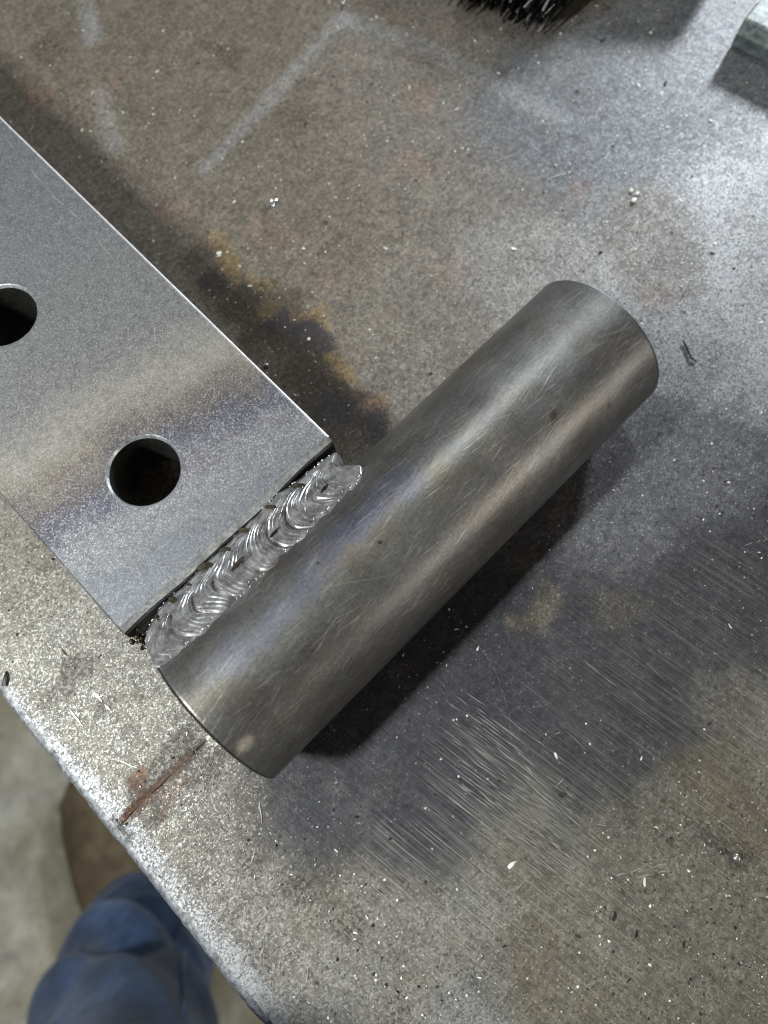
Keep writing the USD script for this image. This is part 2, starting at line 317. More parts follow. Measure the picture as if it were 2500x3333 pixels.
for q, w_, k_ in (((220, 190), 30, .6), ((380, 440), 30, .5), ((830, 880), 16, .7), ((900, 350), 20, .6), ((905, 220), 26, .45), ((1230, 410), 14, .5), ((1435, 640), 22, .55), ((570, 500), 24, .35), ((720, 610), 26, .35), ((100, 190), 24, .5), ((990, 600), 20, .4)):
    S([q], w_ * .8, 44, k_ * .55, (126, 100, 84), .25, ragged=.9)
# dark scale patches of the left part and the seam
for q, w_, k_ in (((165, 1440), 20, .7), ((120, 1490), 16, .55), ((410, 1620), 30, .85), ((330, 1720), 22, .9), ((274, 1800), 16, .9), ((450, 1640), 30, .75), ((355, 1690), 22, .7), ((245, 1520), 6, .8), ((300, 1500), 5, .7), ((640, 1915), 18, .65), ((740, 1990), 14, .6), ((560, 1850), 16, .4), ((700, 1900), 12, .5), ((560, 2060), 18, .3), ((850, 2190), 20, .4), ((1580, 1820), 26, .7), ((1230, 1640), 16, .6), ((1345, 1640), 12, .7), ((1360, 1710), 14, .7), ((1270, 1760), 12, .6), ((1400, 1730), 9, .7), ((1540, 1500), 16, .4), ((1500, 1780), 22, .5), ((1320, 1320), 16, .4), ((500, 120), 30, .5), ((110, 120), 26, .6), ((630, 260), 30, .4), ((1240, 720), 12, .4)):
    S([q], w_ * 1.1, 24, k_, None, .2, ragged=.6, k=1.0)
S([(445, 1598), (330, 1712), (260, 1785)], 2.5, 5, 1.0, (46, 32, 20), .05, calm=True, ragged=.2)
S([(400, 1640), (330, 1710), (275, 1765)], 5, 9, 1.0, (98, 62, 34), .05, calm=True, ragged=.9)
S([(320, 1680), (345, 1640), (310, 1690)], 8, 14, .85, (100, 66, 38), .1, ragged=.8)
S([(445, 1612), (270, 1790)], 2, 9, .7, (184, 178, 160), .9, calm=True, ragged=.2) if False else None
S([(470, 1600), (300, 1770)], 4, 8, .5, (160, 154, 140), 1.0, calm=True)
S([(360, 1730), (420, 1680)], 10, 20, .5, (100, 70, 50), .2)
# straw coloured spots of the lower right and lower left
for q, w_, k_ in (((1175, 1310), 26, .7), ((1160, 1350), 18, .6), ((480, 1940), 22, .4), ((700, 1960), 26, .5), ((880, 2080), 26, .4), ((640, 2010), 18, .4), ((1350, 1330), 16, .4), ((1130, 1190), 16, .35)):
    S([q], w_, 40, k_ * .5, (112, 104, 86), .35, ragged=1.2)
for q0, q1, w_, k_ in (((1150, 2030), (1260, 2180), 30, .35), ((1000, 2010), (1120, 2100), 18, .3), ((1540, 1640), (1640, 1800), 24, .35), ((1100, 1830), (1240, 1990), 20, .25)):
    S([q0, q1], w_, 50, k_, (88, 76, 52), .15, .35)
# pale streaks of the upper left and a pale fan: lighter tint, more bare flecks
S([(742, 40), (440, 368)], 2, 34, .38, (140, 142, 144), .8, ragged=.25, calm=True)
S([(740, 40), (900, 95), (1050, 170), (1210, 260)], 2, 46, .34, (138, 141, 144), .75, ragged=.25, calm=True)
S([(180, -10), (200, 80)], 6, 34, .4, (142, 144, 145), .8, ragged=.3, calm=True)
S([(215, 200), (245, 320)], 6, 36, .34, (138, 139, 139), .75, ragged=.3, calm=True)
# grinding marks
S([(1020, 1640), (1140, 1760), (1230, 1880)], 70, 60, .9, None, None, .6, ragged=.8)
S([(1240, 1360), (1600, 1500)], 40, 80, .5, None, None, .15)
S([(880, 1850), (960, 1960)], 60, 60, .8, None, None, .9, ragged=.7)
S([(1580, 1520), (1660, 1540)], 20, 110, .5, (116, 112, 102), .35, .8)

z = (rag - .5) * .006 - .0 * rag
ga, gb = at(445, 1598), at(250, 1795)
z -= .022 * (1 - sstep(seg_dist(xy + warp2 * .03, ga, gb), .012, .05))
top_v = np.column_stack([xy, z])
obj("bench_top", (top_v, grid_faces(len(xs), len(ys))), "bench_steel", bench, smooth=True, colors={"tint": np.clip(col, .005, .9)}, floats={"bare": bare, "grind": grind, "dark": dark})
# rolled, battered edge: a bright strip that curves over, then the side of the plate
ey = np.arange(Y0, Y1, .05); n_e = len(ey)
wob = meshkit.fbm(np.stack([ey * 1.6, ey * 0, ey * 0], 1), 4, 9) - .5
wob2 = meshkit.fbm(np.stack([ey * 7, ey * 0, ey * 0 + 3], 1), 3, 10) - .5
prof = [(X0 + .125, -.001), (X0 + .06, -.010), (X0 + .02, -.035), (X0 - .005, -.09), (X0 - .01, -.18)]
rows = [np.column_stack([np.full(n_e, px) + (wob * .025 + wob2 * .035) * (i > 0) * (1.0 if i < 4 else .6), ey, np.full(n_e, pz) - (np.abs(wob2) * .05) * (0 < i < 4)]) for i, (px, pz) in enumerate(prof)]
obj("worn_edge", (np.vstack(rows), grid_faces(len(prof), n_e)[:, ::-1]), "worn_edge_steel", bench, smooth=True, label="bright battered edge of the bench top")
side = trimesh.creation.box(bounds=[(X0 + .03, Y0 + .01, -.78), (X1 - .01, Y1 - .01, -.10)])
obj("bench_side", side, "bench_side", bench)
for lx, ly in ((X0 + 4.5, Y0 + 3), (X1 - 1.5, Y0 + 3), (X0 + 4.5, Y1 - 2), (X1 - 1.5, Y1 - 2)):
    obj("leg", trimesh.creation.box(bounds=[(lx - 1, ly - 1, FLOOR_Z), (lx + 1, ly + 1, -.782)]), "bench_side", bench)


def ribbon(pts, w, z=.006, dashes=None, seed=0, wander=.0, plane=0.0):
    """A thin scratch: narrow slivers of bared metal lying a hair proud of the surface."""
    r = random.Random(seed); P = np.array([at(*q, plane)[:2] for q in pts]); seg = np.linalg.norm(np.diff(P, axis=0), axis=1); cum = np.concatenate([[0], np.cumsum(seg)]); L = cum[-1]
    V, F = [], []; s = 0.0
    while s < L:
        l = min(L - s, r.uniform(*dashes)) if dashes else L
        n = max(2, int(l / .12) + 2); q = np.linspace(s, s + l, n)
        c = np.stack([np.interp(q, cum, P[:, k]) for k in range(2)], 1) + np.array([[r.gauss(0, wander), r.gauss(0, wander)] for _ in range(n)])
        t = np.gradient(c, axis=0); t /= np.maximum(np.linalg.norm(t, axis=1, keepdims=True), 1e-9); nn = np.stack([-t[:, 1], t[:, 0]], 1)
        ww = w * np.sin(np.linspace(.15, math.pi - .15, n)) * r.uniform(.6, 1.2)
        b = len(V) * 0 + sum(len(x) for x in V)
        V.append(np.column_stack([c + nn * ww[:, None], np.full(n, z)])); V.append(np.column_stack([c - nn * ww[:, None], np.full(n, z)]))
        for i in range(n - 1):
            F += [[b + i, b + n + i, b + n + i + 1], [b + i, b + n + i + 1, b + i + 1]]
        s += l + (r.uniform(.4, 1.4) * dashes[0] if dashes else 1)
    F = np.array(F); v = np.vstack(V)
    nz = np.cross(v[F[:, 1]] - v[F[:, 0]], v[F[:, 2]] - v[F[:, 0]])[:, 2]
    F[nz < 0] = F[nz < 0][:, ::-1]
    return trimesh.Trimesh(v, F, process=False)


SCR = [([(985, 1352), (1030, 1390), (1065, 1440), (1085, 1490), (1098, 1540), (1104, 1600)], .010, (.04, .11)),
       ([(55, 300), (75, 268), (102, 248)], .012, (.06, .2)), ([(92, 190), (115, 150), (132, 118)], .012, (.05, .16)),
       ([(185, 1475), (215, 1510), (238, 1535)], .020, (.08, .22)), ([(150, 1530), (178, 1570)], .012, None),
       ([(430, 1655), (440, 1690), (442, 1745)], .014, (.05, .12)), ([(420, 1620), (438, 1660)], .010, (.05, .1)),
       ([(735, 415), (765, 375), (790, 345)], .009, (.05, .14)), ([(1075, 350), (1120, 330)], .008, None),
       ([(1090, 1635), (1130, 1650), (1160, 1680)], .011, (.05, .15)), ([(1610, 1178), (1659, 1165)], .022, (.05, .14)),
       ([(1230, 1780), (1330, 1784)], .012, (.06, .16)), ([(1330, 1890), (1440, 1866)], .009, (.05, .2)), ([(1335, 1902), (1445, 1880)], .009, (.05, .2)),
       ([(900, 2010), (912, 1985)], .010, None), ([(1110, 1925), (1135, 1900)], .008, None), ([(1200, 1700), (1220, 1680)], .008, None),
       ([(1000, 2060), (1040, 2090), (1060, 2100)], .012, (.05, .14)), ([(560, 2070), (572, 2040)], .012, None), ([(660, 2120), (670, 2090)], .014, None),
       ([(1480, 2140), (1500, 2165)], .010, None), ([(1360, 500), (1385, 470)], .008, None), ([(1180, 390), (1225, 372)], .008, None), ([(1340, 300), (1395, 285)], .010, (.05, .12)),
       ([(1500, 280), (1525, 310)], .008, None), ([(860, 545), (885, 520)], .008, None), ([(560, 1730), (566, 1780)], .008, None), ([(700, 1985), (745, 2040)], .008, (.05, .14)), ([(300, 1660), (250, 1640)], .008, None), ([(540, 1870), (552, 1830)], .009, None)]
for i, (q, w_, ds) in enumerate(SCR):
    obj("scratch", ribbon(q, w_, .010, ds, i, .006), "scratch_metal", bench)
sa, sb = at(446, 1596), at(243, 1796)
obj("seam", ribbon([(446, 1596), (400, 1640), (330, 1708), (243, 1796)], .007, .007, (.2, .6), 3, .010), "rust", bench, label="dark rusty seam running to the bench edge")
# bundle of long grinding lines
V = []
for i in range(120):
    u0 = rng.uniform(960, 1190); v0 = 1640 + (u0 - 1000) * .95 + rng.normal(0, 70)
    l = rng.uniform(30, 190); a_ = math.radians(rng.normal(37, 2.5))
    V.append(ribbon([(u0, v0), (u0 + l * math.cos(a_), v0 + l * math.sin(a_))], rng.uniform(.003, .007), .010, (.1, .6), i, .003))
for i in range(18):
    u0 = rng.uniform(1180, 1640); v0 = rng.uniform(1380, 2100)
    l = rng.uniform(30, 160); a_ = math.radians(rng.normal(38, 4))
    V.append(ribbon([(u0, v0), (u0 + l * math.cos(a_), v0 + l * math.sin(a_))], rng.uniform(.002, .005), .010, (.1, .5), i, .003))
obj("grinding_lines", trimesh.util.concatenate(V), "scratch_metal", bench, kind="stuff")


# ---------------------------------------------------------------- grit
def crumb(r, seed, flat=.6, elong=1.0):
    rr = np.random.default_rng(seed)
    p = rr.normal(size=(14, 3)); p /= np.linalg.norm(p, axis=1, keepdims=True); p *= rr.uniform(.75, 1.1, (14, 1)) * r
    p[:, 0] *= elong; p[:, 2] *= flat
    h = trimesh.convex.convex_hull(p); a = rr.uniform(0, 2 * np.pi)
    h.apply_transform(trimesh.transformations.rotation_matrix(a, [0, 0, 1])); h.apply_translation([0, 0, -h.bounds[0][2]])
    return h


def on_bar_or_tube(x, y):
    return -3.6 < x < .05 and y > .4 or abs(x) < 3.5 and abs(y) < 1.0


protos = [crumb(1, s, .5, e) for s, e in zip(range(10), (1, 1, 1.4, 1, 2.6, 1, 3.5, 1.2, 1, 2))]
for nm, mt, cnt, lo, hi, lb in (("light_grit", "white_grit", 1300, .006, .019, "pale metal grit and filings strewn over the bench"), ("dark_grit", "dark_grit", 900, .007, .022, "black specks of scale strewn over the bench")):
    parts = []
    while len(parts) < cnt:
        u, v = rng.uniform(-20, 1680), rng.uniform(-20, 2230)
        if nm == "light_grit" and rng.random() > (1.0 if v < 1000 else .55): continue
        q = at(u, v)
        if meshkit.fbm(np.array([[q[0] * .8, q[1] * .8, 3.0]]), 3, 55)[0] < rng.uniform(.30, .62): continue
        if q[0] < X0 + .1 or on_bar_or_tube(q[0], q[1]): continue
        c = protos[rng.integers(10)].copy(); c.apply_scale(lo + (hi - lo) * rng.random() ** 3.2); c.apply_transform(trimesh.transformations.rotation_matrix(rng.uniform(0, 6.28), [0, 0, 1])); c.apply_translation([q[0], q[1], .002])
        parts.append(c)
    tag(obj(nm, trimesh.util.concatenate(parts), mt), lb, "grit", kind="stuff")

# pieces one can pick out
BITS = [("spatter_bead", (575, 791), .045, .9, 1, "bead_metal", "round bright spatter bead close beside the long edge of the flat bar", "bead"),
        ("spatter_bead", (668, 734), .03, .9, 1, "white_grit", "small white bead on a straw stain up and right of the flat bar", "bead"),
        ("spatter_bead", (474, 548), .034, .6, 1.5, "white_grit", "oval white bead beside the middle of the flat bar's edge", "bead"),
        ("spatter_bead", (1589, 1852), .055, .7, 1.1, "bead_metal", "shiny grey bead alone on the grinding marks, lower right", "bead"),
        ("spatter_bead", (1363, 413), .036, .6, 1, "white_grit", "left upper bead of the white trio above the tube", "bead"),
        ("spatter_bead", (1376, 419), .034, .6, 1.2, "white_grit", "right upper bead of the white trio above the tube", "bead"),
        ("spatter_bead", (1369, 434), .048, .6, 1, "white_grit", "largest, lowest bead of the white trio above the tube", "bead"),
        ("spatter_bead", (742, 10), .045, .8, 1.1, "bead_metal", "bright bead where two pale streaks meet, left of the wire brush", "bead"),
        ("slag_crumb", (738, 22), .035, .8, 1, "dark_grit", "dark crumb touching the bright bead left of the wire brush", "crumb"),
        ("slag_crumb", (165, 231), .055, .9, 1.2, "grey_crumb", "grey stone-like crumb in the upper left by the flat bar's shadow", "crumb"),
        ("slag_crumb", (703, 482), .045, .9, 1, "dark_grit", "dark blue-grey crumb in the middle of the bare bench above the tube", "crumb"),
        ("slag_crumb", (930, 808), .035, .8, 1.5, "dark_grit", "black crumb close to the upper side of the tube", "crumb"),
        ("slag_crumb", (1302, 88), .05, .5, 2.2, "dark_grit", "black sliver below the shadow of the wire brush", "crumb"),
        ("slag_crumb", (1437, 181), .05, .4, 2.4, "dark_grit", "black curved sliver left of the zinc block's shadow", "crumb"),
        ("slag_crumb", (1297, 546), .04, .5, 2, "dark_grit", "black sliver just above the right end of the tube", "crumb"),
        ("slag_crumb", (1214, 1716), .05, .5, 1.8, "dark_grit", "dark oval crumb among the long grinding lines", "crumb"),
        ("slag_crumb", (1325, 1977), .06, .4, 1.6, "dark_grit", "dark rough crumb on the olive patch of the lower right", "crumb"),
        ("slag_crumb", (12, 1468), .09, .4, 2.0, "dark_grit", "dark greenish lump at the far left below the flat bar", "crumb"),
        ("slag_crumb", (537, 1815), .03, .6, 1, "dark_grit", "tiny black crumb below the left end of the tube", "crumb"),
        ("metal_flake", (1110, 538), .05, .35, 1.8, "white_grit", "ragged pale flake on the bright patch left of the tube's right end", "flake"),
        ("metal_flake", (1537, 262), .045, .4, 2.0, "white_grit", "pale elongated flake under the shadow of the zinc block", "flake"),
        ("metal_flake", (1405, 72), .04, .6, 1.2, "white_grit", "white chip between wire brush and zinc block", "flake"),
        ("metal_flake", (1105, 1868), .05, .35, 2.4, "white_grit", "white curved flake on the brushed steel of the lower middle right", "flake"),
        ("metal_flake", (1200, 430 + 30), .022, .5, 1.4, "white_grit", "small white chip left of the white bead trio", "flake"),
        ("metal_flake", (1392, 1905), .035, .4, 2.8, "white_grit", "small pale flake above the olive patch, lower right", "flake"),
        ("rust_chip", (140, 1408), .055, .35, 2.0, "boot_leather", "brown rusty chip on the bright steel below the flat bar", "chip")]
for i, (nm, q, r, fl, el, mt, lb, cat) in enumerate(BITS):
    r *= .85 if nm == 'spatter_bead' else .66
    c = trimesh.creation.icosphere(2, r) if nm == "spatter_bead" else crumb(r, 100 + i, fl, el)
    if nm == "spatter_bead":
        c.vertices[:, 0] *= el; c.vertices[:, 2] *= fl; c.vertices *= (1 + .22 * (meshkit.fbm(c.vertices / r * 1.3 + i, 2, i)[:, None] - .5))
        c.apply_transform(trimesh.transformations.rotation_matrix(i * 1.3, [0, 0, 1])); c.apply_translation([0, 0, -c.bounds[0][2]])
    p = at(*q); c.apply_translation([p[0], p[1], .001])
    tag(obj(nm, c, mt, smooth=nm == "spatter_bead"), lb, cat)
# folded foil shaving
curls = []
for k_, (p0, p1, hh) in enumerate((((577, 447), (604, 431), .05), ((579, 441), (598, 436), .08), ((583, 446), (600, 440), .03), ((588, 447), (593, 436), .06))):
    a, b = at(*p0), at(*p1); n_ = 9; q_ = np.linspace(0, 1, n_)[:, None]
    c_ = a + (b - a) * q_; c_[:, 2] = .006 + hh * np.sin(np.pi * q_[:, 0] * (.9 + .3 * k_)) ** 2; sd = np.cross((b - a) / np.linalg.norm(b - a), [0, 0, 1.0]) * (.012 + .014 * np.sin(np.pi * q_ * 1.1) ** 2)
    tw = np.column_stack([np.zeros(n_), np.zeros(n_), .012 * np.sin(q_[:, 0] * 7 + k_)])
    v_ = np.vstack([c_ + sd + tw, c_ - sd]); f_ = grid_faces(2, n_)
    curls.append(trimesh.Trimesh(v_, np.vstack([f_[:, [0, 1, 2]], f_[:, [0, 2, 3]]]), process=False))
fl = trimesh.util.concatenate(curls)
tag(obj("metal_shaving", fl, "bead_metal"), "crumpled silver shaving alone on the brown bench above the flat bar", "shaving")
a, b = at(1474, 738), at(1492, 776)
wire = tube_mesh([[a[0], a[1], .03], [(a[0] + b[0]) / 2 + .01, (a[1] + b[1]) / 2, .025], [b[0], b[1], .03], [b[0] + .02, b[1] - .08, .02]], [.014, .016, .014, .01], 6)
tag(obj("loose_wire", wire, "dark_grit"), "short black wire lying on the bench right of the tube's end", "wire")

# ---------------------------------------------------------------- the welded piece
weldment = thing("welded_bracket", "steel tube with a pale drilled flat bar welded to its side", "bracket")
HX = 3.354
# tube: outside, bevelled rims, bore
nth, nx = 160, 260
xsT = np.linspace(-HX + .035, HX - .035, nx)
prof = [(-HX + .12, .86), (-HX, .87), (-HX, .945), (-HX + .018, .985)] + [(x, 1.0) for x in xsT] + [(HX - .012, .99), (HX, .955), (HX, .87), (HX - .12, .86)]
th = np.linspace(0, 2 * np.pi, nth, endpoint=False)
P = np.array([[x, r * math.cos(t), 1 + r * math.sin(t)] for x, r in prof for t in th])
nP = len(prof); F = []
ii, kk = np.meshgrid(np.arange(nP - 1), np.arange(nth), indexing="ij"); kq = (kk + 1) % nth
F = np.stack([(ii * nth + kk).ravel(), ((ii + 1) * nth + kk).ravel(), ((ii + 1) * nth + kq).ravel(), (ii * nth + kq).ravel()], 1)[:, ::-1]
tx = P[:, 0]; tang = np.degrees(np.arctan2(P[:, 2] - 1, P[:, 1])); tp = np.stack([tx, tang * math.pi / 180], 1)
tc = np.tile(lin((106, 107, 107)), (len(P), 1))
tn = meshkit.fbm(np.stack([tx * .9, P[:, 1] * 1.6, P[:, 2] * 1.6], 1), 4, 21); tn2 = meshkit.fbm(np.stack([tx * 3, P[:, 1] * 3, P[:, 2] * 3], 1), 4, 22)


def TS(x0, x1, a0, sa, color, k, sx=.5):
    global tc
    wx = tx + (tn - .5) * 1.2; wa = tang + (tn2 - .5) * 30
    a = sstep(wx, x0 - sx, x0) * (1 - sstep(wx, x1, x1 + sx)) * np.exp(-((wa - a0) / sa) ** 2) * k * np.clip(.6 + 1.2 * (tn2 - .3), 0, 1.2)
    tc = tc + (lin(color) - tc) * np.clip(a, 0, 1)[:, None]


TS(-3.2, 3.2, 120, 22, (108, 106, 102), .5)
TS(-3.2, .2, 60, 9, (74, 70, 66), .7, .4)
TS(-.4, 2.2, 42, 16, (80, 78, 72), .6)
TS(-2.4, -.2, 82, 9, (104, 110, 130), .55)
TS(-1.0, -.3, 72, 7, (86, 90, 112), .6, .3)
TS(-2.9, .6, 98, 10, (116, 111, 99), .5)
TS(.0, 1.2, 88, 14, (120, 114, 100), .5)
TS(1.6, 3.6, 84, 20, (150, 153, 152), .7)  # lamp highlight of the far end, painted over scuffed steel
TS(-3.4, -1.5, 120, 16, (96, 92, 88), .6)
mot = meshkit.fbm(np.stack([tx * 1.6, P[:, 1] * 2.6, P[:, 2] * 2.6], 1), 6, 25)
tc = tc * (1 + .8 * (mot - .5))[:, None]
tc = tc + (lin((98, 84, 68)) - tc) * (.22 * sstep(tn2, .5, .68))[:, None]
for q, r in (((1.75, 116), .065), ((2.45, 140), .055)):
    d = np.maximum(np.abs(tx - q[0] + (tang - q[1]) / 120), np.abs(tang - q[1]) / 57.3 * .8) + (mot - .5) * .05
    tc = tc + (lin((74, 66, 58)) - tc) * (.7 * (1 - sstep(d, r * .6, r)))[:, None]
d = np.hypot((tx + 3.18) / 1.6, (tang - 127) / 57.3); tc = tc + (lin((215, 205, 188)) - tc) * (.6 * (1 - sstep(d + (tn2 - .5) * .16, .03, .085)))[:, None]  # small warm glint on a polished spot, painted into the tint
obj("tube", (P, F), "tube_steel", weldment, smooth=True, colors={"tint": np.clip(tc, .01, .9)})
for k in ((-1, 34), (1, 0)):
    pass
rim = []
for sx in (-1, 1):
    t2 = np.linspace(0, 2 * np.pi, 161); rimv = []
    for x, r in ((HX + .003, .940), (HX + .003, .950), (HX - .015, .990), (HX - .032, 1.0025)):
        rimv.append(np.column_stack([np.full(161, sx * x), r * np.cos(t2), 1 + r * np.sin(t2)]))
    f = grid_faces(4, 161)
    obj("bevelled_rim", (np.vstack(rimv), f[:, ::-1] if sx < 0 else f), "shaded_steel" if sx < 0 else "bright_edge", weldment, smooth=True, label="dark rim at the end by the weld, shade put into its colour" if sx < 0 else "bright rim at the far end of the tube")  # the bevel by the weld lies in shade, painted dark

# fine scratches over the tube
def tube_scratch(x, ang, l, slope, w, lift=.003, bend=0.0):
    n = max(3, int(l / .06)); s = np.linspace(0, 1, n); xx = x + l * s; aa = np.radians(ang + slope * l * s * 57.3 + bend * s * s * 57.3)
    ww = w * np.sin(np.linspace(.12, math.pi - .12, n)); r = 1 + lift
    up_, dn_ = aa + ww, aa - ww
    v = np.vstack([np.column_stack([xx, r * np.cos(up_), 1 + r * np.sin(up_)]), np.column_stack([xx, r * np.cos(dn_), 1 + r * np.sin(dn_)])])
    f = []
    for i in range(n - 1):
        f += [[i, n + i, n + i + 1], [i, n + i + 1, i + 1]]
    return trimesh.Trimesh(v, np.array(f)[:, ::-1], process=False)


sc = []
for _ in range(330):
    hot = rng.random()
    if hot < .42: x, an = rng.uniform(.6, 3.1), rng.normal(82, 11)
    elif hot < .62: x, an = rng.uniform(-3.2, 2.9), rng.normal(132, 8)
    else: x, an = rng.uniform(-3.25, 3.1), rng.uniform(48, 150)
    if x < .1 and an < 64: continue
    l = min(rng.exponential(.22) + .03, 1.1, 3.25 - x)
    sc.append(tube_scratch(x, an, l, rng.normal(.16 if an < 110 else .03, .22), rng.uniform(.0009, .0022)))
obj("tube_scratches", trimesh.util.concatenate(sc), "scratch_metal", weldment, kind="stuff")

# flat bar
TOPZ, TH = 1.35, .86
cA, cB = np.array([-.115, 1.425]), np.array([-3.470, 1.400])          # the corners at the weld
dA, dB = np.array([-.06, 12.6]), np.array([-3.45, 12.6])              # beyond the frame
dA = cA + (np.array([-.030, 8.53]) - cA) * 1.55; dB = cB + (np.array([-3.485, 3.9]) - cB) * (11.0 / 2.5); dB = np.array([-3.50, dA[1]])


def loop(inset, yend):
    """Outline at one level: the weld end, both long sides subdivided so that they can wander."""
    n = 60; pts = []
    for t in np.linspace(0, 1, n):
        e = cB + (cA - cB) * t; w = .010 * math.sin(t * 17) + .012 * math.sin(t * 7.3 + 1)
        pts.append([e[0] + (inset if t == 0 else -inset if t == 1 else 0), e[1] + yend + (w if yend < .02 else w * .6)])
    for t in np.linspace(0, 1, 40)[1:]:
        e = cA + (dA - cA) * t; pts.append([e[0] - inset, e[1]])
    for t in np.linspace(0, 1, 40):
        e = dB + (cB - dB) * t
        if t < 1: pts.append([e[0] + inset, e[1]])
    return np.array(pts)


HOLES = [(-2.028, 2.723, .443), (-1.969, 5.776, .443), (-1.98, 9.9, .448)]
NH = 72


def ring(h, grow):
    t = np.linspace(0, 2 * np.pi, NH, endpoint=False); rr = h[2] + grow
    return np.column_stack([h[0] + rr * np.cos(t), h[1] + rr * np.sin(t)])


from shapely.geometry import Polygon as SP
LEV = [(TOPZ, .028, .022), (TOPZ - .022, .004, .004), (TOPZ - .07, 0, -.045), (TOPZ - .09, 0, -.05), (TOPZ - .30, 0, -.06), (TOPZ - TH, 0, -.06)]
loops = [loop(i_, y_) for _, i_, y_ in LEV]
V, F, off = [], [], 0
nl = len(loops[0])
for k, (zz, _, _) in enumerate(LEV):
    V.append(np.column_stack([loops[k], np.full(nl, zz)]))
for k in range(len(LEV) - 1):
    for i in range(nl):
        j = (i + 1) % nl
        F += [[k * nl + i, (k + 1) * nl + i, (k + 1) * nl + j], [k * nl + i, (k + 1) * nl + j, k * nl + j]]
sides = trimesh.Trimesh(np.vstack(V), np.array(F), process=False)
caps = []
for zz, lp, gr, fl in ((TOPZ, loops[0], .022, 1), (TOPZ - TH, loops[-1], 0, -1)):
    poly = SP(lp, [ring(h, gr) for h in HOLES])
    vv, ff = trimesh.creation.triangulate_polygon(poly, engine="earcut")
    nz = np.cross(vv[ff[:, 1]] - vv[ff[:, 0]], vv[ff[:, 2]] - vv[ff[:, 0]])
    ff = np.where((nz * fl < 0)[:, None], ff[:, ::-1], ff)
    caps.append(trimesh.Trimesh(np.column_stack([vv, np.full(len(vv), zz)]), ff, process=False))
body = trimesh.util.concatenate([sides] + caps)
bar = obj("flat_bar", body, "flat_bar_steel", weldment)
# chamfer of the weld end, ground bare and left grey
def strip(l0, z0, l1, z1, lift=.0025):
    v = np.vstack([np.column_stack([l0[:60, 0], l0[:60, 1] - lift, np.full(60, z0 + lift)]), np.column_stack([l1[:60, 0], l1[:60, 1] - lift, np.full(60, z1 + lift)])])
    return v, grid_faces(2, 60)
obj("ground_chamfer", strip(loops[0], TOPZ, loops[2], LEV[2][0]), "ground_chamfer", bar)
obj("shaded_end_face", strip(loops[2], LEV[2][0], loops[4], LEV[4][0], .0025), "shaded_steel", bar)  # shade of the steep face below the chamfer, painted dark
for h in HOLES:
    rv = []
    for zz, g_ in ((TOPZ + .002, .032), (TOPZ - .004, .021), (TOPZ - .036, .0)):
        rv.append(np.column_stack([ring(h, g_), np.full(NH, zz)]))
    rv = [np.vstack([r, r[:1]]) for r in rv]
    obj("hole_rim", (np.vstack(rv), grid_faces(3, NH + 1)[:, ::-1]), "bright_edge", bar, smooth=True)
    rv = [np.column_stack([ring(h, 0), np.full(NH, zz)]) for zz in (TOPZ - .036, TOPZ - TH)]
    rv = [np.vstack([r, r[:1]]) for r in rv]
    obj("hole_wall", (np.vstack(rv), grid_faces(2, NH + 1)[:, ::-1]), "shaded_steel", bar, smooth=True)  # shade inside the hole, put into the wall colour
# long edge whose highlight is painted as near-white steel
ev = []
for lp, zz, o in ((loops[0], TOPZ + .002, -.006), (loops[1], TOPZ - .020, .004)):
    seg = lp[59:98]; ev.append(np.column_stack([seg[:, 0] + o, seg[:, 1], np.full(len(seg), zz)]))
obj("arris_highlight", (np.vstack(ev), grid_faces(2, 39)[:, ::-1]), "highlight_steel", bar)

for i, (q, w_, ds) in enumerate((([(12, 298), (60, 360), (112, 420), (174, 476), (225, 535), (261, 575)], .007, (.10, .5)), ([(465, 997), (495, 1027)], .007, (.05, .1)), ([(200, 640), (214, 628)], .006, None), ([(80, 560), (96, 590)], .005, None), ([(330, 700), (338, 740)], .006, None), ([(555, 905), (575, 925)], .006, (.04, .1)), ([(120, 900), (175, 880)], .005, (.05, .15)), ([(395, 735), (402, 760)], .006, None), ([(60, 960), (110, 1010)], .005, (.06, .2)))):
    obj("scratch", ribbon(q, w_, TOPZ + .0035, ds, 300 + i, .004, TOPZ), "scratch_metal", bar)
# weld bead: stacked crescents laid from the lower left to the crater at the upper right
ns, nt = 560, 110
s = np.linspace(0, 1, ns); t = np.linspace(0, 1, nt)
Sg, Tg = np.meshgrid(s, t, indexing="ij")
WX0, WX1 = -3.34, -.16
xw = WX0 + (WX1 - WX0) * Sg
edge_y = np.interp(s, [0, .04, .12, .25, .45, .6, .75, .9, 1], [1.20, 1.27, 1.33, 1.33, 1.345, 1.345, 1.33, 1.29, 1.28])
edge_z = np.interp(s, [0, .05, .1, .2, .3, .5, .63, .72, .8, .93, 1], [.98, 1.0, 1.06, 1.06, 1.10, 1.08, 1.14, 1.17, 1.08, 1.10, 1.02]) + .02 * np.sin(s * 60) * np.sin(s * 23)
toe = np.radians(np.interp(s, [0, .03, .1, .25, .45, .62, .8, .93, 1], [49, 52, 55.5, 56, 55.5, 54.5, 54, 54, 51]) + 1.0 * np.sin(s * 41) + .7 * np.sin(s * 97 + 1))
Bp = np.stack([np.cos(toe) * .998, 1 + np.sin(toe) * .998], 1); Ap = np.stack([edge_y, edge_z], 1)
ctrl = (Ap + Bp) / 2 + np.array([.70, .70]) * .075
edge_y = edge_y + .03; edge_z = edge_z + .10; Ap = np.stack([edge_y, edge_z], 1); ctrl = (Ap + Bp) / 2 + np.array([.70, .70]) * .075
q = ((1 - Tg) ** 2)[..., None] * Ap[:, None] + (2 * Tg * (1 - Tg))[..., None] * ctrl[:, None] + (Tg ** 2)[..., None] * Bp[:, None]
